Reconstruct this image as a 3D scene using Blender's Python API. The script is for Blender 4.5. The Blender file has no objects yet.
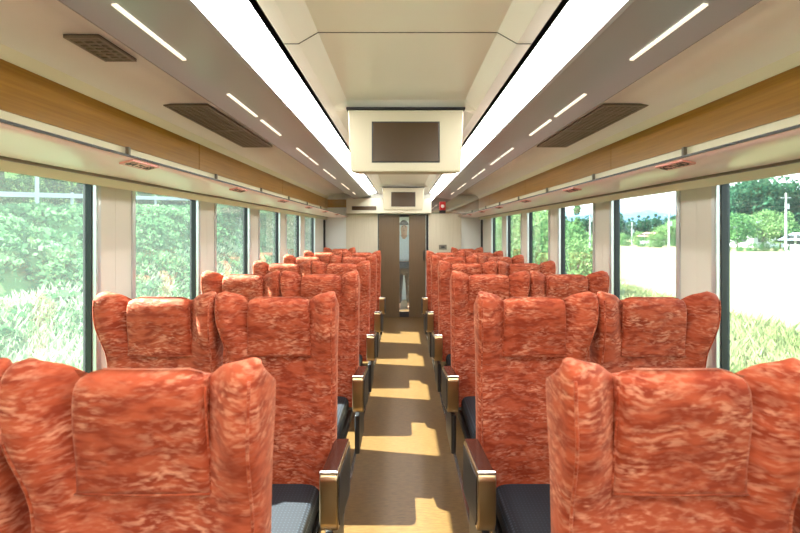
import bpy, bmesh, math, random
import numpy as np
from mathutils import Vector, Matrix
random.seed(4)
C = bpy.context.scene.collection
H = 1.55            # eye height above the car floor
PI = math.pi

# ------------------------------------------------------------------ helpers
class MB:
    def __init__(self): self.v = []; self.f = []
    def add(self, vs, fs):
        n = len(self.v); self.v += [tuple(p) for p in vs]; self.f += [tuple(i + n for i in q) for q in fs]
    def box(self, x0, x1, y0, y1, z0, z1):
        x0, x1 = min(x0, x1), max(x0, x1)
        self.add([(x0,y0,z0),(x1,y0,z0),(x1,y1,z0),(x0,y1,z0),(x0,y0,z1),(x1,y0,z1),(x1,y1,z1),(x0,y1,z1)],
                 [(0,3,2,1),(4,5,6,7),(0,1,5,4),(1,2,6,5),(2,3,7,6),(3,0,4,7)])
    def prism(self, prof, y0, y1, close=True):      # prof: list of (x,z) extruded along y
        n = len(prof)
        vs = [(x, y0, z) for x, z in prof] + [(x, y1, z) for x, z in prof]
        fs = [(i, (i+1) % n, (i+1) % n + n, i + n) for i in range(n if close else n-1)]
        if close: fs += [tuple(range(n))[::-1], tuple(range(n, 2*n))]
        self.add(vs, fs)
    def ring(self, x0, x1, y0, y1, z0, z1, w):      # rectangular frame in the yz plane, width w inside the bounds
        self.box(x0, x1, y0, y1, z0, z0 + w); self.box(x0, x1, y0, y1, z1 - w, z1)
        self.box(x0, x1, y0, y0 + w, z0 + w, z1 - w); self.box(x0, x1, y1 - w, y1, z0 + w, z1 - w)
    def tube(self, pts, r, n=8, taper=None):
        pts = [Vector(p) for p in pts]; rings = []
        for i, p in enumerate(pts):
            t = (pts[min(i+1, len(pts)-1)] - pts[max(i-1, 0)]).normalized()
            a = t.orthogonal().normalized() if i == 0 else (a - t * a.dot(t)).normalized()
            b = t.cross(a); rr = r if taper is None else r + (taper - r) * i / (len(pts)-1)
            rings.append([p + a*rr*math.cos(2*PI*k/n) + b*rr*math.sin(2*PI*k/n) for k in range(n)])
        vs = [q for R in rings for q in R]; m = len(pts)
        fs = [(i*n+k, i*n+(k+1) % n, (i+1)*n+(k+1) % n, (i+1)*n+k) for i in range(m-1) for k in range(n)]
        fs += [tuple(range(n))[::-1], tuple(range((m-1)*n, m*n))]
        self.add(vs, fs)
    def grid(self, rows, closed_u=False):
        n = len(rows[0]); vs = [p for R in rows for p in R]
        fs = [(i*n+k, i*n+(k+1) % n, (i+1)*n+(k+1) % n, (i+1)*n+k) for i in range(len(rows)-1) for k in range(n if closed_u else n-1)]
        self.add(vs, fs)
    def mesh(self, name):
        me = bpy.data.meshes.new(name); me.from_pydata(self.v, [], self.f); me.update()
        bm = bmesh.new(); bm.from_mesh(me); bmesh.ops.recalc_face_normals(bm, faces=bm.faces); bm.to_mesh(me); bm.free()
        return me
    def build(self, name, mat, parent=None, bevel=0, seg=2, smooth=False, subsurf=0, loc=None):
        o = bpy.data.objects.new(name, self.mesh(name)); C.objects.link(o)
        if mat: o.data.materials.append(mat)
        if parent: o.parent = parent
        if loc: o.location = loc
        if bevel:
            b = o.modifiers.new('b', 'BEVEL'); b.width = bevel; b.segments = seg; b.limit_method = 'ANGLE'; b.harden_normals = False
            smooth = True
        if subsurf:
            s = o.modifiers.new('s', 'SUBSURF'); s.levels = s.render_levels = subsurf; smooth = True
        if smooth:
            for p in o.data.polygons: p.use_smooth = True
            if bevel and not subsurf:
                w = o.modifiers.new('w', 'WEIGHTED_NORMAL'); w.keep_sharp = True
        return o

def tag(o, label=None, cat=None, group=None, kind=None):
    if label: o['label'] = label
    if cat: o['category'] = cat
    if group: o['group'] = group
    if kind: o['kind'] = kind
    return o
def empty(name, loc=(0,0,0), rz=0):
    o = bpy.data.objects.new(name, None); C.objects.link(o); o.location = loc; o.rotation_euler = (0,0,rz)
    o.empty_display_size = .1; return o
def struct(o): o['kind'] = 'structure'; return o
def copy_tree(o, parent=None):
    c = o.copy(); C.objects.link(c)
    if parent: c.parent = parent
    for ch in list(o.children): copy_tree(ch, c)
    return c

# ------------------------------------------------------------------ materials
def srgb(r, g, b):
    f = lambda c: c/12.92 if c <= .04045 else ((c+.055)/1.055)**2.4
    return (f(r/255), f(g/255), f(b/255), 1)
def new_mat(name):
    m = bpy.data.materials.new(name); m.use_nodes = True
    nt = m.node_tree; return m, nt, nt.nodes['Principled BSDF']
def node(nt, t, **kw):
    n = nt.nodes.new(t)
    for k, v in kw.items():
        if hasattr(n, k) and not k[0].isupper(): setattr(n, k, v)
        else: n.inputs[k].default_value = v
    return n
def simple(name, col, rough=.5, metal=0, spec=.5, noise=0, nscale=30, bump=0):
    m, nt, p = new_mat(name)
    p.inputs['Base Color'].default_value = col; p.inputs['Roughness'].default_value = rough
    p.inputs['Metallic'].default_value = metal; p.inputs['Specular IOR Level'].default_value = spec
    if noise or bump:
        tc = node(nt, 'ShaderNodeTexCoord'); nz = node(nt, 'ShaderNodeTexNoise', Scale=nscale, Detail=4.0)
        nt.links.new(tc.outputs['Object'], nz.inputs['Vector'])
        if noise:
            hs = node(nt, 'ShaderNodeMix', data_type='RGBA', blend_type='MULTIPLY')
            mr = node(nt, 'ShaderNodeMapRange', **{'To Min': 1-noise, 'To Max': 1+noise})
            nt.links.new(nz.outputs['Fac'], mr.inputs['Value'])
            hs.inputs[0].default_value = 1; hs.inputs[6].default_value = col
            nt.links.new(mr.outputs[0], hs.inputs[7]); nt.links.new(hs.outputs[2], p.inputs['Base Color'])
        if bump:
            b = node(nt, 'ShaderNodeBump', Strength=bump, Distance=.005)
            nt.links.new(nz.outputs['Fac'], b.inputs['Height']); nt.links.new(b.outputs[0], p.inputs['Normal'])
    return m
def ramp(nt, stops):
    r = nt.nodes.new('ShaderNodeValToRGB'); e = r.color_ramp.elements
    while len(e) < len(stops): e.new(.5)
    for el, (pos, col) in zip(e, stops): el.position = pos; el.color = col
    return r
def emit(name, col, strength):
    m, nt, p = new_mat(name)
    p.inputs['Base Color'].default_value = col; p.inputs['Emission Color'].default_value = col
    p.inputs['Emission Strength'].default_value = strength; p.inputs['Roughness'].default_value = .6
    return m

def fabric():
    m, nt, p = new_mat('moquette'); L = nt.links.new
    tc = node(nt, 'ShaderNodeTexCoord'); oi = node(nt, 'ShaderNodeObjectInfo')
    off = node(nt, 'ShaderNodeVectorMath', operation='SCALE'); off.inputs[0].default_value = (7.3, 3.1, 5.7)
    L(oi.outputs['Random'], off.inputs['Scale'])
    ad = node(nt, 'ShaderNodeVectorMath', operation='ADD'); L(tc.outputs['Object'], ad.inputs[0]); L(off.outputs[0], ad.inputs[1])
    wn = node(nt, 'ShaderNodeTexNoise', Scale=11.0, Detail=1.0); L(ad.outputs[0], wn.inputs['Vector'])
    ws = node(nt, 'ShaderNodeVectorMath', operation='MULTIPLY_ADD'); L(wn.outputs['Color'], ws.inputs[0])
    ws.inputs[1].default_value = (.03, .02, .03); L(ad.outputs[0], ws.inputs[2])
    def streak(ry, sc, thr):
        mp = node(nt, 'ShaderNodeMapping'); mp.inputs['Rotation'].default_value = (0, ry, 0); mp.inputs['Scale'].default_value = sc
        L(ws.outputs[0], mp.inputs['Vector'])
        n = node(nt, 'ShaderNodeTexNoise', Scale=1.0, Detail=2.0, Roughness=.55); L(mp.outputs[0], n.inputs['Vector'])
        r = ramp(nt, [(thr, (0,0,0,1)), (thr+.2, (1,1,1,1))]); L(n.outputs['Fac'], r.inputs[0]); return r
    s1 = streak(.72, (34, 34, 105), .46); s2 = streak(-.62, (34, 34, 105), .47); s3 = streak(.1, (14, 14, 40), .40)
    pa = node(nt, 'ShaderNodeTexNoise', Scale=20.0, Detail=1.0); L(ad.outputs[0], pa.inputs['Vector'])
    sel = ramp(nt, [(.45, (0,0,0,1)), (.55, (1,1,1,1))]); L(pa.outputs['Fac'], sel.inputs[0])
    mx = node(nt, 'ShaderNodeMix', data_type='RGBA'); L(sel.outputs[0], mx.inputs[0]); L(s1.outputs[0], mx.inputs[6]); L(s2.outputs[0], mx.inputs[7])
    base = node(nt, 'ShaderNodeMix', data_type='RGBA'); L(s3.outputs[0], base.inputs[0])
    base.inputs[6].default_value = srgb(138, 48, 21); base.inputs[7].default_value = srgb(174, 76, 44)
    pb = node(nt, 'ShaderNodeTexNoise', Scale=9.0, Detail=2.5); 
    mp2 = node(nt, 'ShaderNodeMapping'); mp2.inputs['Scale'].default_value = (.8, .8, 1.9); mp2.inputs['Location'].default_value = (3, 1, 2)
    L(ws.outputs[0], mp2.inputs['Vector']); L(mp2.outputs[0], pb.inputs['Vector'])
    pr = ramp(nt, [(.36, (.10,.10,.10,1)), (.66, (1,1,1,1))]); L(pb.outputs['Fac'], pr.inputs[0])
    ml = node(nt, 'ShaderNodeMath', operation='MULTIPLY'); L(mx.outputs[2], ml.inputs[0]); L(pr.outputs[0], ml.inputs[1])
    ml2 = node(nt, 'ShaderNodeMath', operation='MULTIPLY'); L(ml.outputs[0], ml2.inputs[0]); ml2.inputs[1].default_value = .74
    fin = node(nt, 'ShaderNodeMix', data_type='RGBA'); L(ml2.outputs[0], fin.inputs[0]); L(base.outputs[2], fin.inputs[6])
    fin.inputs[7].default_value = srgb(224, 154, 122)
    L(fin.outputs[2], p.inputs['Base Color'])
    p.inputs['Roughness'].default_value = .75; p.inputs['Specular IOR Level'].default_value = .25
    p.inputs['Sheen Weight'].default_value = .35; p.inputs['Sheen Roughness'].default_value = .35; p.inputs['Sheen Tint'].default_value = srgb(255, 190, 160)
    return m
def wood(name, c1, c2, axis, rough=.4):
    m, nt, p = new_mat(name); L = nt.links.new
    tc = node(nt, 'ShaderNodeTexCoord'); mp = node(nt, 'ShaderNodeMapping')
    mp.inputs['Scale'].default_value = {'y': (60, 1.6, 60), 'z': (60, 60, 1.6)}[axis]
    L(tc.outputs['Object'], mp.inputs['Vector'])
    n = node(nt, 'ShaderNodeTexNoise', Scale=1.6, Detail=5.0, Roughness=.6); L(mp.outputs[0], n.inputs['Vector'])
    r = ramp(nt, [(.3, c1), (.7, c2)]); L(n.outputs['Fac'], r.inputs[0]); L(r.outputs[0], p.inputs['Base Color'])
    p.inputs['Roughness'].default_value = rough; return m
def dotted(name, c1, c2, scale, rough=.7):
    m, nt, p = new_mat(name); L = nt.links.new
    tc = node(nt, 'ShaderNodeTexCoord'); v = node(nt, 'ShaderNodeTexVoronoi', Scale=scale); v.inputs['Randomness'].default_value = 0.0
    L(tc.outputs['Object'], v.inputs['Vector'])
    r = ramp(nt, [(.28, c2), (.42, c1)]); L(v.outputs['Distance'], r.inputs[0]); L(r.outputs[0], p.inputs['Base Color'])
    p.inputs['Roughness'].default_value = rough; return m
def glass(name, haze=.04, tint=(.93,.99,.97,1), ior=1.45):
    m, nt, p = new_mat(name); L = nt.links.new; nt.nodes.remove(p)
    out = nt.nodes['Material Output']
    tr = node(nt, 'ShaderNodeBsdfTransparent', Color=tint); gl = node(nt, 'ShaderNodeBsdfGlossy', Roughness=.0, Color=(1,1,1,1))
    df = node(nt, 'ShaderNodeBsdfTranslucent', Color=(.9,.98,.95,1))
    lw = node(nt, 'ShaderNodeLayerWeight', Blend=.5); pw = node(nt, 'ShaderNodeMath', operation='POWER'); pw.inputs[1].default_value = 5.0
    L(lw.outputs['Facing'], pw.inputs[0]); f0 = ((ior-1)/(ior+1))**2
    fr = node(nt, 'ShaderNodeMath', operation='MULTIPLY_ADD'); L(pw.outputs[0], fr.inputs[0]); fr.inputs[1].default_value = 1-f0; fr.inputs[2].default_value = f0
    m1 = node(nt, 'ShaderNodeMixShader'); m1.inputs[0].default_value = haze; L(tr.outputs[0], m1.inputs[1]); L(df.outputs[0], m1.inputs[2])
    m2 = node(nt, 'ShaderNodeMixShader'); L(fr.outputs[0], m2.inputs[0]); L(m1.outputs[0], m2.inputs[1]); L(gl.outputs[0], m2.inputs[2])
    L(m2.outputs[0], out.inputs[0]); return m
def leafmat(name, c1, c2, scale=1.2, transl=.45):
    m, nt, p = new_mat(name); L = nt.links.new; nt.nodes.remove(p); out = nt.nodes['Material Output']
    tc = node(nt, 'ShaderNodeTexCoord'); n = node(nt, 'ShaderNodeTexNoise', Scale=scale, Detail=3.0); L(tc.outputs['Object'], n.inputs['Vector'])
    c1 = tuple(1.08*c for c in c1[:3])+(1,); c2 = tuple(1.08*c for c in c2[:3])+(1,)
    r = ramp(nt, [(.32, c1), (.68, c2)]); L(n.outputs['Fac'], r.inputs[0])
    d = node(nt, 'ShaderNodeBsdfDiffuse'); t = node(nt, 'ShaderNodeBsdfTranslucent'); L(r.outputs[0], d.inputs[0]); L(r.outputs[0], t.inputs[0])
    mx = node(nt, 'ShaderNodeMixShader'); mx.inputs[0].default_value = transl; L(d.outputs[0], mx.inputs[1]); L(t.outputs[0], mx.inputs[2])
    L(mx.outputs[0], out.inputs[0]); return m

M = {}
M['fabric'] = fabric()
M['cushion'] = dotted('navy seat cloth', srgb(26,30,38), srgb(58,66,78), 70)
M['bronze'] = simple('brushed bronze', srgb(190,166,128), .28, 1.0)
M['silver'] = simple('satin silver', srgb(205,205,200), .25, 1.0)
M['armtop'] = simple('dark brown lacquer', srgb(62,34,28), .18)
M['mesh'] = dotted('dark perforated panel', srgb(20,20,22), srgb(58,55,52), 110, .5)
M['dark'] = simple('charcoal plastic', srgb(38,38,40), .45)
M['black'] = simple('black rubber', srgb(10,11,13), .5)
M['ceil'] = simple('white ceiling laminate', srgb(244,242,232), .32)
M['luggceil'] = simple('gloss white liner', srgb(246,245,236), .2)
M['cream'] = simple('cream liner', srgb(238,234,208), .25)
M['wall'] = simple('pale window wall', srgb(212,207,196), .38)
M['rack'] = simple('pale pink grey shelf', srgb(240,212,206), .3)
M['grey'] = simple('warm grey valance', srgb(156,156,156), .24)
M['wood'] = wood('honey wood', srgb(142,100,28), srgb(166,121,42), 'y', .3)
M['door'] = wood('brown door', srgb(94,75,52), srgb(108,87,62), 'z', .35)
M['panel'] = wood('pale wood panel', srgb(192,182,160), srgb(204,195,174), 'z', .4)
M['header'] = simple('ivory header', srgb(196,190,170), .35)
M['tv'] = simple('ivory housing', srgb(180,172,148), .4)
M['screen'] = simple('dark brown screen', srgb(62,45,24), .25)
M['glass'] = glass('window glass', .016)
M['clear'] = glass('clear glass', .02, (.97,.98,.96,1))
M['doorglass'] = glass('door glass', .0, (.85,.88,.88,1), 1.8)
M['mirror'] = simple('mirror glass', srgb(190,190,186), .03, 1.0)
M['light'] = emit('lit diffuser', (1,.98,.93,1), 10.5)
M['slot'] = emit('lit slot', (1,.95,.82,1), .35)
M['frame'] = simple('pale aluminium', srgb(205,208,210), .3, .6)
M['sign'] = simple('pink sign', srgb(226,150,140), .4)
M['ink'] = simple('dark red ink', srgb(70,20,18), .5)
M['red'] = simple('red plastic', srgb(190,24,30), .35)
M['white'] = simple('white plastic', srgb(238,238,232), .4)
M['grille'] = simple('grey brown grille', srgb(128,120,104), .4)
M['void'] = simple('duct dark', srgb(18,17,15), .8)
M['endwall'] = simple('white end wall', srgb(212,214,209), .4)

def floor_mat():
    m, nt, p = new_mat('brown floor'); L = nt.links.new
    tc = node(nt, 'ShaderNodeTexCoord'); mp = node(nt, 'ShaderNodeMapping'); mp.inputs['Scale'].default_value = (14, 60, 10)
    L(tc.outputs['Object'], mp.inputs['Vector'])
    n = node(nt, 'ShaderNodeTexNoise', Scale=1.5, Detail=5.0, Roughness=.7); L(mp.outputs[0], n.inputs['Vector'])
    r = ramp(nt, [(.3, srgb(76,54,27)), (.72, srgb(112,84,46))]); L(n.outputs['Fac'], r.inputs[0]); L(r.outputs[0], p.inputs['Base Color'])
    p.inputs['Roughness'].default_value = .42; return m
M['floor'] = floor_mat()

# ------------------------------------------------------------------ car shell
Y0, Y1 = -2.4, 7.83
b = MB(); b.box(-1.5, 1.5, Y0-.1, 10.0, -.08, 0); struct(b.build('floor', M['floor']))
for n, s in ((1, -1), (2, 1)):
    b = MB(); b.box(s*.335, s*.352, Y0, 7.2, 0, .012); struct(b.build('trim_%d' % n, M['silver']))

# ceiling: raised centre panel, ledges, dark gaps
def ceiling():
    b = MB()
    def seg(y0, y1, e0, e1):
        zc, zl = H+.70, H+.66
        xs = [-.437, -.385, -.316, .316, .385, .437]
        rows = []
        def row(y, k): return [(x, y, (zl if abs(x) > .35 else zl + (zc-zl)*k)) for x in xs]
        rows = [row(y0, 0 if e0 else 1)] + ([row(y0+.07, 1)] if e0 else []) + ([row(y1-.07, 1)] if e1 else []) + [row(y1, 0 if e1 else 1)]
        b.grid(rows)
    seg(Y0, 1.54, True, False); seg(1.54, 2.40, False, True); seg(2.40, 4.6, True, False); seg(4.6, 6.62, False, True); seg(6.62, Y1, False, False)
    return b
o = struct(ceiling().build('ceiling', M['ceil']))
b = MB()
for ya in (1.54, 4.6):
    xs = [-.436, -.385, -.316, .316, .385, .436]
    pr = [(x, H + (.66 if abs(x) > .35 else .70)) for x in xs]
    b.prism([(x, z-.0012) for x, z in pr] + [(x, z+.004) for x, z in pr[::-1]], ya-.002, ya+.002)
struct(b.build('trim_3', M['black']))
for n, s in ((4, -1), (5, 1)):
    b = MB(); b.prism([(s*.437, H+.66), (s*.437, H+.70), (s*.462, H+.70), (s*.462, H+.662)], Y0, Y1, close=False)
    struct(b.build('trim_%d' % n, M['black']))
# luggage-bay ceiling and upper side wall
for side, s in (('left', -1), ('right', 1)):
    prof = [(s*.865, H+.575), (s*.87, H+.66), (s*1.20, H+.665), (s*1.28, H+.652), (s*1.335, H+.615), (s*1.36, H+.5705), (s*1.36, H+.20)]
    b = MB(); b.prism(prof[:5], Y0, Y1, close=False)
    for k in range(2): pass
    struct(b.build('ceiling_' + side, M['luggceil'], smooth=True))
    b = MB(); b.prism(prof[4:], Y0, Y1, close=False)
    struct(b.build('trim_%d' % (6 if s < 0 else 7), M['cream'], smooth=False))
    # wood band along the upper wall, in two-metre lengths
    b = MB()
    for k in range(-1, 5):
        a, z = max(Y0, 2*k+.87+.003), min(Y1, 2*k+2.87-.003)
        if z > a: b.box(s*1.352, s*1.362, a, z, H+.404, H+.572)
    struct(b.build('trim_%d' % (8 if s < 0 else 9), M['wood']))
    # grey valance
    b = MB(); b.prism([(s*.58, H+.64), (s*.576, H+.608), (s*.588, H+.602), (s*.855, H+.563), (s*.868, H+.568), (s*.868, H+.66)], Y0, Y1)
    struct(b.build('trim_%d' % (10 if s < 0 else 11), M['grey'], smooth=False))

# strip lights
for s, lab in ((-1, 'long glowing ceiling strip light on the hillside side of the aisle'), (1, 'long glowing ceiling strip light on the rice field side of the aisle')):
    t = empty('strip_light', (s*.52, 2.7, H+.64)); tag(t, lab, 'light', 'ceiling strip lights')
    b = MB(); b.prism([(s*.464-s*.52, .022), (s*.464-s*.52, .032), (s*.585-s*.52, .0), (s*.585-s*.52, -.012)], Y0-2.7+.01, Y1-2.7-.30)
    b.build('diffuser', M['light'], t)

# side walls with window openings
WIN = [(k+.28, k+1.0) for k in range(-2, 7)]
ZB, ZT = .80, H+.237
for side, s in (('left', -1), ('right', 1)):
    b = MB()
    b.box(s*1.42, s*1.47, Y0, Y1, 0, ZB); b.box(s*1.42, s*1.47, Y0, Y1, ZT, H+.75)
    ys = [Y0] + [y for w in WIN for y in w] + [Y1]
    for i in range(0, len(ys), 2): b.box(s*1.42, s*1.47, ys[i], ys[i+1], ZB, ZT)
    struct(b.build('wall_' + side, M['wall']))
    for k, (a, z) in enumerate(WIN):
        n = k + 1 if s < 0 else k + 1 + len(WIN)
        w = empty('window_%d' % n, (s*1.42, (a+z)/2, ZB)); struct(w)
        f = MB(); h = (z-a)/2; t = ZT-ZB
        f.ring(-s*.006, s*.012, -h, h, 0, t, .008); f.ring(-s*.008, -s*.001, -h-.022, h+.022, -.022, t+.012, .022)
        f.build('window_frame', M['frame'], w)
        f = MB(); f.ring(s*.012, s*.05, -h, h, 0, t, .014); f.build('gasket', M['black'], w)
        f = MB(); f.box(s*.036, s*.042, -h+.014, h-.014, .014, t-.014); f.build('pane', M['glass'], w)
    # vertical recess line in each pillar
    b = MB()
    for k in range(-2, 7): b.box(s*1.4195, s*1.425, k+.135, k+.139, ZB, ZT)
    struct(b.build('trim_%d' % (12 if s < 0 else 13), M['wall']))
    b = MB(); b.box(s*1.39, s*1.42, 7.785, 7.825, .8, H+.20); struct(b.build('trim_%d' % (14 if s < 0 else 15), M['dark']))

# outer roof shell
b = MB(); b.box(-1.52, 1.52, Y0-.1, 10, H+.75, H+.80); struct(b.build('roof', M['ceil']))
b = MB(); b.box(-1.52, 1.52, Y0-.1, Y0, 0, H+.75); struct(b.build('wall_back', M['endwall']))

# far end wall with doorway
DX = .455
b = MB()
b.box(-1.52, -DX, Y1, Y1+.08, 0, H+.75); b.box(DX, 1.52, Y1, Y1+.08, 0, H+.75); b.box(-DX, DX, Y1, Y1+.08, H+.29, H+.75)
struct(b.build('wall_far', M['endwall']))
b = MB()
b.box(-1.02, -DX-.005, Y1-.012, Y1, 0, H+.31); b.box(DX+.005, 1.04, Y1-.012, Y1, 0, H+.31)
struct(b.build('trim_16', M['panel']))
b = MB(); b.box(-1.0, .495, Y1-.16, Y1-.013, H+.31, H+.575); hd = b.build('trim_17', M['header'], bevel=.006); struct(hd)
b = MB(); b.box(-1.355, -1.01, Y1-.012, Y1, H+.42, H+.565); struct(b.build('trim_18', M['wood']))
d = empty('door_1', (.02, Y1+.03, 0)); struct(d)
for a, z in ((-.455, -.085), (.085, .385)):
    b = MB(); b.box(a-.0, z, -.02, .02, .005, H+.285); b.build('door_leaf', M['door'], d, bevel=.004)
b = MB(); b.box(-.085, .085, -.006, .006, .1, H+.25); b.build('door_glass', M['doorglass'], d)
b = MB(); b.box(-.085, .085, -.018, .018, .005, .1); b.box(-.085, .085, -.018, .018, H+.25, H+.285); b.build('door_rail', M['dark'], d)
b = MB(); b.box(.342, .362, -.05, -.021, 1.02, 1.20); b.build('door_handle', M['black'], d, bevel=.005)
b = MB(); b.box(.395, .434, -.03, .03, 0, H+.29); b.box(-.474, -.459, -.03, .03, 0, H+.29); b.box(-.474, .434, -.03, .03, H+.287, H+.30); b.build('door_frame', M['black'], d)
# slot in the header
b = MB(); b.box(-.90, -.47, Y1-.166, Y1-.159, H+.365, H+.435)
tag(b.build('sign_display', M['screen']), 'narrow dark display panel in the ivory header beside the door', 'display')
# vestibule, side openings added to let daylight in on the figure
b = MB(); b.box(-1.52, -1.42, 8.9, 10, 0, H+.75); b.box(1.42, 1.52, 9.1, 10, 0, H+.75); b.box(-1.52, 1.52, 9.9, 10, 0, H+.75)
struct(b.build('wall_vestibule', M['endwall']))

# mirror panel and end glass at the rack ends
b = MB(); b.box(.50, 1.355, Y1-.022, Y1-.012, H+.315, H+.655)
tag(b.build('mirror_panel', M['mirror'], bevel=.002), 'mirror glass panel above the pale end wall, right of the header', 'mirror')
b = MB(); b.box(-1.35, -1.0, Y1-.30, Y1-.29, H+.285, H+.655); 
tag(b.build('glass_divider', M['clear'], bevel=.002), 'clear glass divider closing the end of the hillside luggage rack', 'glass panel')
t = empty('emergency_button', (.70, Y1-.03, H+.37)); tag(t, 'red emergency button box with white centre on the mirrored end panel', 'emergency button')
b = MB(); b.box(-.055, .055, -.05, 0, 0, .15); b.build('housing', M['red'], t, bevel=.008)
b = MB(); b.tube([(0,-.049,.07), (0,-.064,.07)], .03, 16); b.build('button', M['white'], t)
b = MB(); b.box(-.055, .055, -.045, 0, -.05, -.002); b.build('base', M['black'], t)
t = empty('wall_switch_plate', (.71, Y1-.014, 1.22)); tag(t, 'small grey switch plate on the pale panel beside the door', 'switch plate')
b = MB(); b.box(-.07, .07, -.012, 0, 0, .085); b.build('plate', M['grille'], t, bevel=.004)
b = MB(); b.box(-.03, .03, -.018, -.0122, .03, .055); b.build('switch', M['dark'], t)

# ------------------------------------------------------------------ luggage racks
def scal(y): return .5 - .5*math.cos(2*PI*(y-.62))
for s, where in ((-1, 'hillside'), (1, 'rice field')):
    t = empty('luggage_rack', (s*1.2, 2.7, H+.25)); tag(t, 'long pale luggage shelf running above the %s windows' % where, 'luggage rack', 'luggage racks')
    ox, oy, oz = s*1.2, 2.7, H+.25
    b = MB()
    base = [(.985, .264), (.988, .258), (1.02, .250), (1.06, .242), (1.12, .237), (1.20, .236), (1.30, .240), (1.355, .250)]
    top = [(1.355, .268), (.985, .268)]
    rows = []
    N = 180
    for i in range(N+1):
        y = Y0+.005 + (Y1-Y0-.035)*i/N
        k = scal(y)
        pr = [(x, z + (.014*k*math.sin(PI*max(0, min(1, (x-1.02)/.33)))**1.0 if x > 1.02 else 0)) for x, z in base] + top
        rows.append([(s*x-ox, y-oy, H+z-oz) for x, z in pr])
    b.grid(rows, closed_u=True); b.add(rows[0], [tuple(range(len(rows[0])))]); b.add(rows[-1], [tuple(range(len(rows[0])))])
    b.build('shelf', M['rack'], t, smooth=True)
    b = MB(); b.box(s*.979-ox, s*.986-ox, Y0+.01-oy, Y1-.03-oy, H+.2615-oz, H+.2685-oz); b.build('front_edge', M['dark'], t)
    for nm, x0, x1, z0, z1, mm in (('rail', 1.357, 1.42, .2375, .2465, 'frame'), ('groove', 1.345, 1.36, .2385, .252, 'grille')):
        b = MB(); b.box(s*x0-ox, s*x1-ox, Y0+.01-oy, Y1-.03-oy, H+z0-oz, H+z1-oz); b.build(nm, M[mm], t)
    for k in range(-2, 7):
        b = MB(); y = k+1.11
        b.box(s*1.335-ox, s*1.351-ox, y-.008-oy, y+.008-oy, H+.2725-oz, H+.405-oz); b.build('bracket', M['grille'], t)

# seat number plates under the racks
def text(body, size, parent, loc, rot, mat):
    cu = bpy.data.curves.new('number', 'FONT'); cu.body = body; cu.size = size; cu.extrude = .0006; cu.align_x = 'CENTER'; cu.align_y = 'CENTER'
    cu.space_character = .9; cu.offset = size*.02
    tmp = bpy.data.objects.new('number', cu); C.objects.link(tmp); bpy.context.view_layer.update()
    me = bpy.data.meshes.new_from_object(tmp.evaluated_get(bpy.context.evaluated_depsgraph_get()))
    bpy.data.objects.remove(tmp); me.materials.clear(); me.materials.append(mat)
    o = bpy.data.objects.new('number', me); C.objects.link(o); o.parent = parent; o.location = loc; o.rotation_euler = rot
    return o
words = {1:'first', 2:'second', 3:'third', 4:'fourth', 5:'fifth', 6:'sixth', 7:'seventh'}
for s in (-1, 1):
    for k in range(2, 8):
        num = 8-k; y = k-.345
        side = 'hillside' if s < 0 else 'rice field'
        letters = ('A', 'B') if s < 0 else ('C', 'D')
        t = empty('seat_number_plate', (s*1.012, y, H+.2488))
        ang = math.atan2(.012, .05)
        # local x: reading direction, local y: letter top (towards aisle), local z: down and towards the aisle
        ex = Vector((0, 1, 0)) if s < 0 else Vector((0, -1, 0)); ey = Vector((-s*math.cos(ang), 0, math.sin(ang))); ez = ex.cross(ey)
        t.rotation_euler = Matrix((ex, ey, ez)).transposed().to_euler()
        tag(t, 'pink seat number plate %d%s %d%s under the %s luggage rack' % (num, letters[0], num, letters[1], side), 'sign', 'seat number plates')
        b = MB(); b.box(-.085, .085, -.026, .026, -.004, .0035); b.build('plate', M['sign'], t, bevel=.002)
        text('%d%s' % (num, letters[0]), .044, t, (-.052, 0, .004), (0,0,0), M['ink'])
        text('%d%s' % (num, letters[1]), .044, t, (.052, 0, .004), (0,0,0), M['ink'])
        b = MB()
        b.box(-.018, -.002, .004, .012, .0035, .0045); b.box(-.018, -.002, -.010, -.006, .0035, .0045)
        b.box(.006, .020, .004, .008, .0035, .0045); b.box(.006, .020, -.012, -.002, .0035, .0045)
        b.build('pictogram', M['ink'], t)

# ------------------------------------------------------------------ ceiling vents over the racks
def vent(s, y0, y1, x0, x1, split, lab):
    t = empty('ceiling_vent', (s*(x0+x1)/2, (y0+y1)/2, H+.662)); tag(t, lab, 'vent', 'grey grilles above the racks')
    w, l = (x1-x0)/2, (y1-y0)/2
    b = MB(); b.box(-w, w, -l, l, -.003, -.0005); b.build('backing', M['void'], t)
    b = MB()
    b.box(-w, w, -l, -l+.012, -.012, -.003); b.box(-w, w, l-.012, l, -.012, -.003); b.box(-w, -w+.012, -l+.012, l-.012, -.012, -.003); b.box(w-.012, w, -l+.012, l-.012, -.012, -.003)
    if split: b.box(-w+.012, w-.012, -.02, .02, -.012, -.003)
    b.build('vent_frame', M['grille'], t)
    b = MB(); n = int(2*l/.026)
    for i in range(1, n):
        y = -l + 2*l*i/n; b.box(-w+.012, w-.012, y-.0055, y+.0055, -.0105, -.004)
    for i in range(1, int(2*w/.03)):
        x = -w + 2*w*i/int(2*w/.03); b.box(x-.005, x+.005, -l+.012, l-.012, -.0100, -.0045)
    b.build('grille', M['grille'], t)
for s, nm in ((-1, 'hillside'), (1, 'rice field')):
    if s < 0: vent(s, 1.47, 1.68, 1.04, 1.16, False, 'small square grey grille in the ceiling above the hillside rack')
    vent(s, 2.27, 3.40, 1.03, 1.26, True, 'long double grey grille in the ceiling above the %s rack' % nm)

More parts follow.
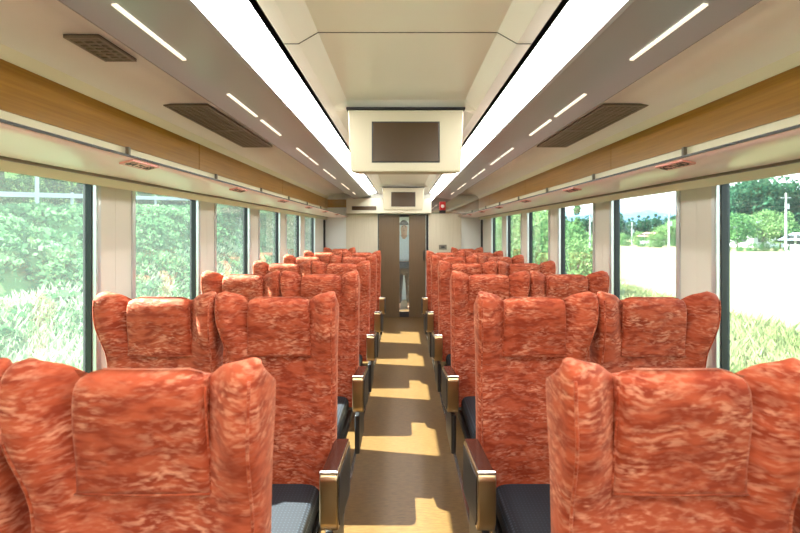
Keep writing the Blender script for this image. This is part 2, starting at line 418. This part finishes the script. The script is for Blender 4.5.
# thin cream slots in the grey valance, given a faint glow
SL = [(1.11,1.33),(1.335,1.47),(1.84,2.2),(2.27,2.63),(3.04,3.40),(3.45,3.8),(4.08,4.42),(4.48,4.8),(5.3,5.65),(5.72,6.05),(6.5,6.85)]
ordn = ['first','second','third','fourth','fifth','sixth','seventh','eighth','ninth','tenth','eleventh']
for s, nm in ((-1, 'hillside'), (1, 'rice field')):
    for i, (a, z) in enumerate(SL):
        t = empty('reading_light', (s*.752, (a+z)/2, H+.5772)); t.rotation_euler = (0, s*math.atan2(.039, .267), 0)
        tag(t, 'thin cream light slot in the %s grey valance, %s from the camera end' % (nm, ordn[i]), 'light', 'light slots in the grey valances')
        b = MB(); b.box(-.006, .006, -(z-a)/2, (z-a)/2, -.004, .002); b.build('lens', M['slot'], t)

# ------------------------------------------------------------------ ceiling monitors
def monitor(y, ztop, lab):
    t = empty('ceiling_monitor', (0, y, ztop)); tag(t, lab, 'monitor', 'ceiling monitors')
    b = MB()
    f = [(-.312, 0), (.312, 0), (.298, -.335), (-.298, -.335)]
    vs = [(x, 0, z) for x, z in f] + [(-.30, .22, 0), (.30, .22, 0), (.27, .10, -.335), (-.27, .10, -.335)]
    b.add(vs, [(0,1,2,3), (4,7,6,5), (0,4,5,1), (1,5,6,2), (2,6,7,3), (3,7,4,0)])
    b.build('housing', M['tv'], t, bevel=.01, seg=3)
    b = MB(); b.box(-.176, .176, -.004, .01, -.278, -.07); b.build('screen', M['screen'], t, bevel=.002)
    b = MB(); b.box(-.182, .182, -.002, .009, -.284, -.064); b.build('bezel', M['black'], t)
    b = MB(); b.box(-.318, .318, -.006, .2, .0015, .012); b.build('shadow_gap', M['black'], t)
monitor(2.34, H+.650, 'ivory ceiling monitor hanging over the aisle in front of the coffered panel')
monitor(6.56, H+.650, 'ivory ceiling monitor hanging over the aisle just before the end door')

# ------------------------------------------------------------------ seats
def sm(a, b, x):
    t = max(0., min(1., (x-a)/(b-a))); return t*t*(3-2*t)
REC = math.tan(math.radians(4.0))
def lean(z): return (z-1.20)*REC
HW = .252
ARM = 1
def halfw(z, sd=0): return HW - .004*(1-sm(1.00, 1.20, z)) if sd*ARM > 0 else HW + .014 - .042*(1-sm(1.00, 1.22, z))
def wing(x, z):      # how far the front surface comes forward at the sides
    hh = .34 + .66*sm(.93, 1.16, z)
    return .085*hh*sm(.105, .215, abs(x)*(.252/halfw(z, x)))
def ztop(x):
    a = abs(x)
    return 1.222 + .032*sm(.08, .125, a) + .034*max(0, min(1, (a-.115)/.12)) - .008*sm(.240, .262, a)
ZB0 = .40
def backrest():
    b = MB(); rows = []
    nv = 26
    S = [-1,-.99,-.97,-.94,-.9,-.85,-.79,-.73,-.67,-.61,-.55,-.44,-.3,-.15,0,.15,.3,.44,.55,.61,.67,.73,.79,.85,.9,.94,.97,.99,1]
    def loop(vz, shrink):
        pts = []
        for q in S:
            w0 = halfw(ZB0+(ztop(q*.24)-ZB0)*vz, q)
            x = q*w0; z = ZB0 + (ztop(x)-ZB0)*vz
            y = .075 - wing(x, z)
            e = max(0, (abs(q)-.90)/.10); y += .026*(1-math.sqrt(max(0, 1-e*e)))
            pts.append((x, y, z))
        pts.append((pts[-1][0]*1.004, .075, pts[-1][2]))
        pts.append((pts[-2][0]*1.0, .13, pts[-1][2]))
        for q in (.96, .85, .5, 0, -.5, -.85, -.96):
            x = q*halfw(1.2 if vz > .9 else ZB0+(1.27-ZB0)*vz, q); pts.append((x, .17 - (.012 if abs(q) > .9 else 0), ZB0+(ztop(x)-ZB0)*vz))
        pts.append((pts[0][0]*1.0, .13, pts[0][2])); pts.append((pts[0][0]*1.004, .075, pts[0][2]))
        out = []
        for x, y, z in pts:
            ym = .085 - .5*.085*sm(.105, .215, abs(x))
            z2 = z - .5*max(0, y-.03)*max(0, (vz-.75)/.25)**2
            out.append((x*(1-.03*(1-shrink)), ym + (y-ym)*shrink + lean(z), z2))
        return out
    R = .05
    total = 1.275-ZB0
    for i in range(nv):
        rows.append(loop(i/(nv-1)*(1-R/total), 1))
    for k in range(1, 7):
        a = k/6*PI/2; rows.append(loop((1-R/total) + R/total*math.sin(a), max(.06, math.cos(a)**.8)))
    b.grid(rows, closed_u=True)
    n = len(rows[0]); b.add(rows[0], [tuple(range(n))]); b.add(rows[-1], [tuple(range(n))])
    return b
def headrest():
    b = MB(); rows = []
    z0, z1 = 1.006, 1.260
    zs = [z0, z0+.003, z0+.012, 1.03, 1.06, 1.10, 1.15, 1.20, 1.225, 1.242, 1.253, 1.261, z1]
    for z in zs:
        u = (z-z0)/(z1-z0)
        w = .141 - .013*u
        th = (.022 + .040*sm(0, .8, u)) * (.6 if z == z0 else 1)
        k = 0 if z < 1.225 else 1-math.sqrt(max(0, 1-((z-1.225)/(z1-1.2245))**2))
        roll = k*.045
        front = []
        for q in (-1, -.995, -.97, -.9, -.7, -.35, 0, .35, .7, .9, .97, .995, 1):
            e = max(0, (abs(q)-.95)/.05)
            y = .078 - th*(.35+.65*math.sqrt(max(0, 1-e*e))) - .005*(1-q*q)
            front.append((q*w, y + roll + lean(z), z - .020*k*max(0, (abs(q)-.75)/.25)**2))
        back = [(q*w, .094 + lean(z), z - .03*k - (.02*k if abs(q) == 1 else 0)) for q in (1, .5, 0, -.5, -1)]
        rows.append(front + back)
    b.grid(rows, closed_u=True); n = len(rows[0]); b.add(rows[0], [tuple(range(n))]); b.add(rows[-1], [tuple(range(n))])
    return b
def headrest_seam():
    b = MB(); z0 = 1.006
    for q in (-1, 1):
        pts = [(q*(.141-.013*u), .074 - (.022+.040*sm(0,.8,u))*.5 + lean(z0+.258*u), z0+.258*u) for u in [i/14*.86 for i in range(15)]]
        b.tube(pts, .003, 6)
    b.tube([(q*.141, .070-.012+lean(z0)-.004*(1-q*q), z0) for q in [-1+.2*i for i in range(11)]], .003, 6)
    return b
def rbox(b, x0, x1, y0, y1, z0, z1): b.box(x0, x1, y0, y1, z0, z1)
backrest_me = headrest_me = None

def armrest(parent, xs):         # xs = +1 or -1: side of the seat the arm stands on, outer face outward
    x0, x1 = xs*.252, xs*.316
    prof = [(-.345, .705), (-.355, .69), (-.352, .54), (-.33, .50), (-.06, .445), (-.0, .445), (-.0, .658), (-.05, .668)]
    def slab(xa, xb, pr):
        b = MB(); n = len(pr)
        vs = [(xa, y, z) for y, z in pr] + [(xb, y, z) for y, z in pr]
        b.add(vs, [(i, (i+1) % n, (i+1) % n+n, i+n) for i in range(n)] + [tuple(range(n)), tuple(range(n, 2*n))[::-1]])
        return b
    a = slab(x0, x1, prof).build('armrest', M['bronze'], parent, bevel=.006, seg=3)
    c = [(-.330, .688), (-.338, .545), (-.318, .512), (-.06, .457), (-.012, .457), (-.012, .646), (-.05, .654)]
    slab(x1-xs*.002, x1+xs*.0035, c).build('mesh_panel', M['mesh'], a, bevel=.001)
    slab(x0+xs*.004, x1-xs*.004, [(-.338, .706), (-.05, .669), (-.0, .659), (-.0, .667), (-.05, .677), (-.335, .713)]).build('arm_top', M['armtop'], a, bevel=.003)
    slab(x0, x1, [(-.346, .703), (-.349, .713), (-.340, .717), (-.334, .709)]).build('arm_cap', M['silver'], a, bevel=.002)
    return a
def make_seat(aisle, arm_side):
    global ARM
    ARM = arm_side
    t = empty('train_seat')
    backrest().build('backrest', M['fabric'], t, smooth=True)
    hr = headrest().build('headrest', M['fabric'], t, smooth=True)
    headrest_seam().build('seam', M['fabric'], hr, smooth=True)
    for q in (-1, 1):
        b = MB(); pts = []
        for i in range(22):
            z = .46 + (1.255-.46)*i/21; w = halfw(z, q); x = q*.945*w
            e = (.945-.90)/.10; y = .075 - wing(x, z) + .026*(1-math.sqrt(1-e*e)) - .001
            pts.append((x, y+lean(z), z))
        b.tube(pts, .0035, 6); b.build('piping', M['fabric'], t, smooth=True)
    b = MB()
    b.box(-.19, .19, -.49, .05, .36, .462)
    b.build('seat_cushion', M['cushion'], t, bevel=.035, seg=4)
    b = MB(); b.box(-.205, .205, -.43, .06, .30, .358); b.build('seat_pan', M['dark'], t, bevel=.01)
    b = MB(); b.box(-.10, .10, -.34, -.10, .0, .298); b.build('pedestal', M['dark'], t, bevel=.015)
    armrest(t, arm_side)
    b = MB(); b.box(arm_side*.256, arm_side*.285, -.26, .05, .22, .452); b.build('side_cover', M['dark'], t, bevel=.008)
    return t
protoP = make_seat(True, 1)     # arm on +x side (left-hand block, aisle seat)
protoN = make_seat(True, -1)
XA, XW = .558, 1.078
place = []
for k in range(1, 7):
    y = k-.14
    for s in (-1, 1):
        for kind, x in (('aisle', XA), ('window', XW)):
            place.append((k, s, kind, s*x, y))
for s in (-1, 1): place.append((7, s, 'window', s*1.03, 7.06))
usedP = usedN = False
for k, s, kind, x, y in place:
    armplus = (s < 0)      # arms on the aisle side of every seat
    if armplus:
        o = protoP if not usedP else copy_tree(protoP); usedP = True
    else:
        o = protoN if not usedN else copy_tree(protoN); usedN = True
    o.location = (x, y, 0)
    side = 'hillside' if s < 0 else 'rice field'
    if k == 7: lab = 'lone orange window seat on the %s side in front of the end wall' % side
    else: lab = 'orange feather patterned %s seat on the %s side, %s row from the camera' % (kind, side, words[k])
    tag(o, lab, 'seat', 'orange train seats')

# ------------------------------------------------------------------ person beyond the door glass
def person():
    t_ = {'pel': (0,0,.92), 'wai': (0,0,1.08), 'che': (0,0,1.30), 'nec': (0,0,1.47), 'hd0': (0,-.01,1.56), 'hd1': (0,-.01,1.68),
         'sl': (-.17,0,1.41), 'el': (-.25,.02,1.14), 'wl': (-.20,-.16,.98), 'hl': (-.18,-.22,.96), 'sr': (.17,0,1.41), 'er': (.25,.02,1.14), 'wr': (.20,-.16,.98), 'hr': (.18,-.22,.96),
         'ql': (-.09,0,.86), 'kl': (-.10,-.02,.48), 'al': (-.10,.02,.09), 'fl': (-.10,-.14,.035), 'qr': (.09,0,.86), 'kr': (.10,-.02,.48), 'ar': (.10,.02,.09), 'fr': (.10,-.14,.035)}
    rad = dict(pel=.15, wai=.13, che=.15, nec=.055, hd0=.075, hd1=.085, sl=.065, el=.042, wl=.03, hl=.04, sr=.065, er=.042, wr=.03, hr=.04, ql=.09, kl=.06, al=.042, fl=.035, qr=.09, kr=.06, ar=.042, fr=.035)
    E = [('pel','wai'),('wai','che'),('che','nec'),('nec','hd0'),('hd0','hd1'),('che','sl'),('sl','el'),('el','wl'),('wl','hl'),('che','sr'),('sr','er'),('er','wr'),('wr','hr'),('pel','ql'),('ql','kl'),('kl','al'),('al','fl'),('pel','qr'),('qr','kr'),('kr','ar'),('ar','fr')]
    ks = list(t_)
    def skin(name, keys, mat, grow, parent):
        kk = [k for k in ks if k in keys]
        me = bpy.data.meshes.new(name); me.from_pydata([t_[k] for k in kk], [(kk.index(a), kk.index(c)) for a, c in E if a in kk and c in kk], [])
        o = bpy.data.objects.new(name, me); C.objects.link(o); o.parent = parent; me.materials.append(mat)
        o.modifiers.new('skin', 'SKIN').use_smooth_shade = True
        sv = me.skin_vertices[0].data
        for i, k in enumerate(kk): sv[i].radius = (rad[k]*(1+grow)+.006*(grow > 0), rad[k]*(1+grow)*.85+.006*(grow > 0)); sv[i].use_root = (i == 0)
        s = o.modifiers.new('s', 'SUBSURF'); s.levels = s.render_levels = 2
        return o
    root = empty('person', (.02, 8.75, 0)); tag(root, 'person in pale blue shirt and dark trousers standing behind the door glass', 'person')
    skin('body', ks, simple('skin', srgb(200,150,120), .5), 0, root)
    skin('shirt', ['pel','wai','che','sl','el','sr','er'], simple('pale blue shirt', srgb(216,230,240), .7), .4, root)
    skin('trousers', ['pel','ql','kl','al','qr','kr','ar'], simple('dark trousers', srgb(28,32,44), .7), .4, root)
    b = MB(); rows = []
    for i in range(7):
        a = i/6*PI/2; rows.append([(.095*math.cos(a)*math.cos(q), -.005+.105*math.cos(a)*math.sin(q), 1.67+.10*math.sin(a)) for q in [2*PI*j/16 for j in range(16)]])
    e = MB()
    for q in (-1, 1): e.tube([(q*.032, -.092, 1.635), (q*.032, -.100, 1.635)], .011, 8)
    e.build('eyes', simple('dark eyes', srgb(24,20,18), .3), root)
    e = MB(); e.tube([(0, -.085, 1.63), (0, -.112, 1.595), (0, -.09, 1.588)], .012, 8); e.build('nose', bpy.data.materials['skin'], root, smooth=True)
    e = MB(); e.box(-.024, .024, -.098, -.085, 1.553, 1.563); e.build('mouth', simple('lips', srgb(150,80,72), .5), root, bevel=.004)
    b.grid(rows, closed_u=True); b.build('hair', simple('dark hair', srgb(30,24,20), .6), root, smooth=True)
person()

# ------------------------------------------------------------------ outside
rng = np.random.default_rng(7)
GZ = -1.2
def cards(centres, sizes, up=0.0, aspect=.55):
    """leaf quads at the centres with random orientation"""
    n = len(centres)
    a = rng.normal(size=(n,3)); a[:,2] += up; a /= np.linalg.norm(a, axis=1)[:,None]
    r = rng.normal(size=(n,3)); b = np.cross(a, r); b /= np.linalg.norm(b, axis=1)[:,None]
    s = np.asarray(sizes)[:,None]
    v = np.stack([centres - a*s, centres + b*s*aspect, centres + a*s, centres - b*s*aspect], axis=1).reshape(-1,3)
    f = np.arange(4*n).reshape(-1,4)
    return v, f
def np_obj(name, v, f, mat, parent=None):
    me = bpy.data.meshes.new(name); me.vertices.add(len(v)); me.vertices.foreach_set('co', np.ascontiguousarray(v, dtype=np.float32).ravel())
    n, k = f.shape; me.loops.add(n*k); me.loops.foreach_set('vertex_index', np.ascontiguousarray(f, dtype=np.int32).ravel())
    me.polygons.add(n); me.polygons.foreach_set('loop_start', np.arange(0, n*k, k, dtype=np.int32)); me.update(calc_edges=True); me.validate()
    me.materials.append(mat); o = bpy.data.objects.new(name, me); C.objects.link(o)
    if parent: o.parent = parent
    return o
LM = {
 'kudzu': leafmat('kudzu leaves', (.045,.13,.05,1), (.16,.30,.13,1), .55),
 'dark': leafmat('dark leaves', (.02,.065,.035,1), (.055,.13,.07,1), .8),
 'mid': leafmat('mid leaves', (.04,.11,.035,1), (.12,.23,.08,1), .8),
 'light': leafmat('light leaves', (.09,.17,.055,1), (.20,.30,.12,1), .8),
 'reed': leafmat('pale grass', (.28,.38,.20,1), (.55,.60,.42,1), .5),
 'rice': leafmat('rice blades', (.20,.24,.09,1), (.32,.33,.17,1), .5),
}
M['bark'] = simple('bark', (.10,.075,.05,1), .9)
M['soil'] = simple('grassy soil', (.10,.17,.06,1), .9, spec=0, noise=.3, nscale=.8)
M['field'] = simple('rice field', (.175,.175,.088,1), .9, spec=0, noise=.18, nscale=.25)
M['road'] = simple('asphalt', (.24,.25,.26,1), .9)
M['hillgreen'] = simple('forest hill', (.10,.22,.12,1), .95, noise=.4, nscale=.5)
M['mount'] = simple('forested mountain', (.05,.10,.17,1), 1.0, noise=.15, nscale=.01)  # forest tinted blue: air haze is put into the base colour
M['mountfar'] = simple('distant mountain', (.11,.19,.28,1), 1.0, noise=.1, nscale=.01)  # paler blue paints in the thicker haze over the farther ridge
M['concrete'] = simple('pole concrete', (.35,.36,.35,1), .8)
M['housewall'] = simple('house wall', (.5,.5,.48,1), .8)
M['roofred'] = simple('red roof tiles', (.25,.11,.07,1), .7)
M['roofgrey'] = simple('grey roof tiles', (.2,.22,.26,1), .6)

def crest(y): return -12 + .2*max(-20, min(22, y-15))
def crestz(y): return 2.40 + .055*max(-20, min(40, y-15))
def hl(x, y):
    xc = crest(y); zc = crestz(y)
    if x > -3: return GZ
    if x > xc:
        u = (-3.5-x)/(-3.5-xc); u = max(0, u); return GZ + (zc-GZ)*sm(.12, 1, u)
    if x > xc-5: return zc
    return zc + (xc-5-x)*.55
b = MB(); rows = []
for i in range(90):
    y = -25 + i*2.4
    rows.append([(x, y, hl(x, y)) for x in [-1.8, -3, -4] + [-4.5-.5*j for j in range(28)] + [-19.5, -22, -26, -32, -40]])
b.grid(rows); struct(b.build('ground_hillside', M['soil'], smooth=True))
b = MB(); rows = []
for i in range(90):
    y = -25 + i*2.4; rows.append([(crest(y)-.5, y, crestz(y)+.03), (crest(y)-4.5, y, crestz(y)+.03)])
b.grid(rows); struct(b.build('road_hillside', M['road']))
# creepers on the bank
cs = []; ss = []
for i in range(1700):
    y = rng.uniform(2, 75) if i < 1450 else rng.uniform(75, 160)
    u = rng.uniform(.28, .97); x = -3.5 + (crest(y)+3.5)*u
    r = rng.uniform(.35, .85) * (1 + .012*max(0, y-20))
    n = 130
    d = rng.normal(size=(n,3)); d /= np.linalg.norm(d, axis=1)[:,None]; d[:,2] = np.abs(d[:,2])*.8
    p = np.array([x, y, hl(x, y)-.15]) + d*r
    p[:,2] = np.minimum(p[:,2], crestz(y)-.1+rng.uniform(-.15, .15, n))
    cs.append(p); ss.append(rng.uniform(.05, .10, n)*(1+.01*max(0, y-20)))
v, f = cards(np.concatenate(cs), np.concatenate(ss), .8, .8)
tag(np_obj('bank_creepers', v, f, LM['kudzu']), 'green creepers and shrubs covering the embankment outside the windows', 'shrubs', kind='stuff')
# reeds beside the track
def blades(n, xr, yr, h, w, mat, hf=None):
    x = rng.uniform(*xr, n); y = rng.uniform(*yr, n); hh = rng.uniform(*h, n)
    z = np.array([hf(a, c) for a, c in zip(x, y)]) if hf else np.full(n, GZ)
    base = np.stack([x, y, z], 1); lean_ = rng.normal(size=(n,3))*np.array([.25,.25,0])*hh[:,None]; tip = base + lean_ + np.stack([0*x, 0*x, hh], 1)
    mid = base + lean_*.3 + np.stack([0*x, 0*x, hh*.6], 1)
    sd = rng.normal(size=(n,3)); sd[:,2] = 0; sd /= np.linalg.norm(sd, axis=1)[:,None]; sd *= w
    v = np.stack([base-sd, base+sd, mid+sd*.8, tip], 1); v2 = np.stack([base-sd, mid+sd*.8, tip, mid-sd*.8], 1)
    V = np.concatenate([v.reshape(-1,3), v2.reshape(-1,3)]); F = np.arange(len(V)).reshape(-1,4)
    return V, F
V, F = blades(95000, (-8.0, -3.4), (0, 36), (.18, .5), .007, None, hl)
tag(np_obj('reed_grass', V, F, LM['reed']), 'pale tall grass growing beside the track below the embankment', 'grass', kind='stuff')

# trees
def crown_pts(n, h, w, kind):
    nb = 26; P = []
    for i in range(nb):
        if kind == 'cone':
            u = rng.uniform(0, 1)**1.3; c = np.array([0, 0, h*(.15+.85*u)]); rr = w*.5*(1-u)*.9; a = rng.uniform(0, 2*PI); c[0] += rr*.6*math.cos(a); c[1] += rr*.6*math.sin(a); r = max(.12*w, rr*.6)
        else:
            a = rng.uniform(0, 2*PI); u = rng.uniform(-.9, .9); rr = math.sqrt(1-u*u)*rng.uniform(.45, .78)
            c = np.array([w*.5*rr*math.cos(a), w*.5*rr*math.sin(a), h*(.60+.32*u)]); r = w*rng.uniform(.15, .24)
            if kind == 'bush': c[2] = h*(.45+.42*u)
        m = n//nb; d = rng.normal(size=(m,3)); d /= np.linalg.norm(d, axis=1)[:,None]
        P.append(c + d*(r*rng.uniform(.7, 1.0, m))[:,None])
    return np.concatenate(P)
protos = {}
def tree(key, mat, kind, loc, h, label, group, name='tree', wr=.75, n=2600):
    pk = (key, mat)
    if pk not in protos:
        t = empty(name, (0,0,0)); hh = 10.
        p = crown_pts(n, hh, hh*wr, kind); v, f = cards(p, rng.uniform(.16, .34, len(p))*(1.0 if kind != 'cone' else .8), .3, .7)
        np_obj('crown', v, f, LM[mat], t)
        tb = MB(); tb.tube([(0,0,-.3), (.1,.05,2.5), (0,.1,6.5)], .26, 8, .08)
        if kind != 'cone':
            for q in range(4):
                a = q*1.7; tb.tube([(.06,.05,2.6+.4*q), (1.2*math.cos(a), 1.2*math.sin(a), 4.6+.4*q), (2.2*math.cos(a), 2.2*math.sin(a), 6.2+.3*q)], .13, 6, .03)
        tb.build('trunk', M['bark'], t)
        protos[pk] = t; o = t
    else: o = copy_tree(protos[pk])
    o.location = loc; o.scale = (h/10,)*3; o.rotation_euler = (0, 0, rng.uniform(0, 6.28))
    tag(o, label, 'tree' if kind != 'bush' else 'bush', group)
    return o
def px(x, d): return -.02 + (x-402)/437*d
# hillside trees above the road
i = 0
for y in np.arange(4, 95, 2.2):
    xc = crest(y)
    x = xc - 5.2 - rng.uniform(0, 2)
    tree('round'+str(i % 2), ('dark', 'mid', 'dark')[i % 3], 'round', (x, y, hl(x, y)-.2), rng.uniform(5, 8.5), 'leafy tree above the road on top of the embankment', 'trees above the embankment road'); i += 1
for y in np.arange(24, 80, 3.2):
    x = crest(y)*.5 - 3.2 + rng.uniform(-.6, .8)
    tree('bush'+str(i % 2), ('mid', 'light', 'mid')[i % 3], 'bush', (x, y, hl(x, y)-.2), rng.uniform(2.8, 4.4), 'rounded green bush growing on the embankment slope', 'bushes on the embankment slope', 'bush', .95); i += 1
for y in np.arange(5, 60, 1.7):
    x = crest(y) - 5.0 + rng.uniform(-.3, .3)
    tree('bush'+str(i % 2), ('dark', 'dark', 'mid')[i % 3], 'bush', (x, y, hl(x, y)-.2), rng.uniform(1.3, 2.6), 'dark bush behind the guard rail on top of the embankment', 'bushes behind the guard rail', 'bush', .95); i += 1
# guard rail along the hill road
t = empty('guard_rail', (0, 0, 0)); tag(t, 'white guard rail along the road on top of the embankment', 'guard rail')
b = MB(); b.grid([[(crest(y)-.2, y, crestz(y)+.30), (crest(y)-.2, y, crestz(y)+.46), (crest(y)-.24, y, crestz(y)+.46), (crest(y)-.24, y, crestz(y)+.30)] for y in range(2, 70)], closed_u=True); b.build('beam', M['concrete'], t)
for y in range(4, 60, 4):
    b = MB(); b.tube([(crest(y)-.3, y, crestz(y)-.1), (crest(y)-.3, y, crestz(y)+.5)], .05, 8); b.build('post', M['concrete'], t)
def pole(x, y, z, h, lab, r=.15):
    t = empty('utility_pole', (x, y, z)); tag(t, lab, 'pole')
    b = MB(); b.tube([(0,0,-.3), (0,0,h)], r, 10, r*.7); b.build('mast', M['concrete'], t)
    k = r/.15
    b = MB(); b.box(-.7*k, .7*k, -.05*k, .05*k, h-.7*k, h-.6*k); b.build('crossarm', M['concrete'], t)
    b = MB(); b.tube([(.28*k,0,h-2.2*k), (.28*k,0,h-1.5*k)], .16*k, 10); b.build('transformer', M['housewall'], t)
yp = 14.5; pole(px(37, yp), yp, hl(px(37, yp), yp), 6.5, 'concrete utility pole beside the road above the embankment', .06)

# rice field side
b = MB(); b.grid([[(x, y, GZ) for x in (1.8, 4, 30, 120, 700, 2500)] for y in (-60, 0, 40, 120, 300, 900, 2500)]); struct(b.build('field', M['field']))
b = MB(); b.grid([[(x, y, GZ+.01) for x in (1.7, 3.0)] for y in (-30, 200)]); struct(b.build('ground_trackside', M['soil']))
V, F = blades(40000, (3.2, 10), (0, 32), (.25, .5), .008, None)
tag(np_obj('rice_plants', V, F, LM['rice']), 'yellow green rice plants in the field beside the track', 'rice', kind='stuff')
V, F = blades(14000, (2.2, 4.2), (0, 26), (.2, .55), .007, None)
tag(np_obj('verge_grass', V, F, LM['reed']), 'green verge grass between the track and the rice field', 'grass', kind='stuff')
# bank and road beyond the field
b = MB(); rows = []
for y in range(20, 260, 8):
    rows.append([(px(0,0)+x+ (y-62)*-.25, y, z) for x, z in ((44, GZ), (46, GZ+1.0), (52, GZ+1.4), (60, GZ+1.5), (64, GZ))])
def htop(x, d, ytop): return (231-ytop)*d/437 + H - GZ
tl = [(731,84,184),(752,84,174),(772,86,178),(792,84,190),(742,100,180),(764,100,176),(783,98,182),(722,95,192),(812,90,182)]
for j, (x, d_, yt) in enumerate(tl):
    tree('round'+str(j % 2), 'dark', 'round', (px(x, d_), d_, GZ-.2), htop(x, d_, yt), 'tall dark green tree in the grove beyond the rice field', 'grove beyond the rice field')
for j, (x, d_, yt) in enumerate([(737,62,212),(762,68,210),(780,66,212),(800,64,216),(722,70,216),(668,80,222),(655,84,226),(680,78,216),(644,92,232)]):
    tree('round'+str(j % 2), 'light' if j % 3 else 'mid', 'round', (px(x, d_), d_, GZ-.2), htop(x, d_, yt), 'pale green rounded tree at the edge of the rice field', 'pale trees edging the rice field', wr=.9)
for j in range(46):
    x = 560 + j*3.1 + rng.uniform(-2, 2); d_ = 150 + rng.uniform(-12, 25)
    tree('cone' if j % 3 else 'round0', 'dark', 'cone' if j % 3 else 'round', (px(x, d_), d_, GZ-.2), htop(x, d_, 217 + rng.uniform(-3, 5)), 'dark tree in the distant wood under the mountain', 'distant wood', wr=.5 if j % 3 else .75)
for j in range(16):
    x = 700 - j*8 + rng.uniform(-3, 3); d_ = 66 + rng.uniform(0, 22)
    tree('bush'+str(j % 2), ('light', 'mid')[j % 2], 'bush', (px(x, d_), d_, GZ-.2), rng.uniform(1.8, 3.2), 'low shrub along the far edge of the rice field', 'shrubs along the far field edge', 'bush', .95)
for j in range(9):
    x = 716 + j*12; d_ = 58 + rng.uniform(0, 3)
    tree('bush'+str(j % 2), 'mid', 'bush', (px(x, d_), d_, GZ-.3), rng.uniform(1.1, 1.7), 'low shrub along the far edge of the rice field', 'shrubs along the far field edge', 'bush', .95)
tree('cone', 'mid', 'cone', (px(577, 60), 60, GZ-.2), htop(577, 60, 203), 'tall pointed conifer standing alone beyond the rice field', None, wr=.5)
for j, (x, d_, hh) in enumerate([(571,17.5,2.9),(562,22,3.6),(541,26,4.4),(534,31,4.8),(548,30,4.2),(522,34,5.2),(517,40,5.6),(512,46,6.0),(503,52,7),(498,60,8),(527,45,6.4),(560,40,4.0)]):
    tree('bush'+str(j % 2), ('light', 'mid', 'light')[j % 3], 'bush', (px(x, d_), d_, GZ-.2), hh, 'bright leafy bush close to the track on the rice field side', 'bushes beside the track', 'bush', .95)
pole(px(786, 60), 60, GZ, htop(0, 60, 193), 'concrete utility pole in front of the dark grove')
pole(px(669, 64), 64, GZ, htop(0, 64, 211), 'white utility pole before the pale trees under the mountain')
pole(px(632, 88), 88, GZ, htop(0, 88, 222), 'thin utility pole before the distant wood')
pole(px(590, 70), 70, GZ, htop(0, 70, 208), 'utility pole beside the lone conifer')
def house(x, y, w, l, h, roof, lab):
    t = empty('house', (x, y, GZ)); tag(t, lab, 'house')
    b = MB(); b.box(-w/2, w/2, -l/2, l/2, 0, h); b.build('walls', M['housewall'], t)
    b = MB(); b.prism([(-w/2-.5, h), (w/2+.5, h), (0, h+w*.3)], -l/2-.5, l/2+.5); b.build('roof', roof, t)
    for k in (-1, 1):
        b = MB(); b.box(-w/2-.04, -w/2, k*l/4-.7, k*l/4+.7, .9, 2.2); b.build('window', M['dark'], t)
        b = MB(); b.box(k*w/4-.7, k*w/4+.7, -l/2-.04, -l/2, .9, 2.2); b.build('window', M['dark'], t)
house(px(652, 84), 84, 2.8, 3.4, 1.7, M['roofred'], 'low house with red brown roof beyond the rice field')
house(px(808, 59), 59, 3.4, 3.6, 1.5, M['roofgrey'], 'white house with grey roof beside the dark grove')
house(px(752, 76), 76, 6, 8, 2.7, M['roofgrey'], 'white house half hidden behind the pale trees')
def ridge(name, D, prof, mat):
    b = MB(); rows = []
    for x, yt in prof:
        X = px(x, D); z = (231-yt)*D/437
        rows.append([(X, D, GZ-5), (X+D*.02, D*1.03, z*.55), (X+D*.05, D*1.08, z*.95), (X+D*.06, D*1.1, z), (X+D*.08, D*1.2, GZ-5)])
    b.grid(rows); struct(b.build(name, mat, smooth=True))
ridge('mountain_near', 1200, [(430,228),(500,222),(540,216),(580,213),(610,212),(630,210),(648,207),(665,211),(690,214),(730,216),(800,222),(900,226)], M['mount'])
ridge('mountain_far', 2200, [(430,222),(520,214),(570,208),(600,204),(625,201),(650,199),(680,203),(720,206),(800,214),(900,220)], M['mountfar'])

# ------------------------------------------------------------------ light
sun = bpy.data.lights.new('sun', 'SUN'); sun.energy = 18.5; sun.angle = math.radians(.55); sun.color = (1, .975, .92)
so = bpy.data.objects.new('sun', sun); C.objects.link(so)
so.rotation_euler = Vector((1.0, -.17, -1.04)).to_track_quat('-Z', 'Y').to_euler()
w = bpy.data.worlds.new('sky'); bpy.context.scene.world = w; w.use_nodes = True
nt = w.node_tree; bg = nt.nodes['Background']
tc = nt.nodes.new('ShaderNodeTexCoord'); sp = nt.nodes.new('ShaderNodeSeparateXYZ'); nt.links.new(tc.outputs['Generated'], sp.inputs[0])
r = ramp(nt, [(0.0, (.93,.97,1,1)), (.12, (.86,.94,1,1)), (.6, (.45,.68,1,1))]); nt.links.new(sp.outputs['Z'], r.inputs[0])
nt.links.new(r.outputs[0], bg.inputs['Color']); bg.inputs['Strength'].default_value = 1.9

# ------------------------------------------------------------------ camera
cam = bpy.data.cameras.new('camera'); co = bpy.data.objects.new('camera', cam); C.objects.link(co)
co.location = (-.02, 0, H); co.rotation_euler = (PI/2, 0, 0)
cam.sensor_width = 36; cam.lens = 437*36/800; cam.shift_x = -2/800; cam.shift_y = -35.5/800; cam.clip_end = 6000; cam.clip_start = .02
cam.dof.use_dof = True; cam.dof.focus_distance = 2.6; cam.dof.aperture_fstop = 4.0
sc = bpy.context.scene; sc.camera = co
sc.view_settings.view_transform = 'Standard'; sc.view_settings.look = 'None'; sc.view_settings.gamma = 1; sc.view_settings.exposure = 1.35
sc.cycles.max_bounces = 10; sc.cycles.diffuse_bounces = 5; sc.cycles.transparent_max_bounces = 24; sc.cycles.sample_clamp_indirect = 6
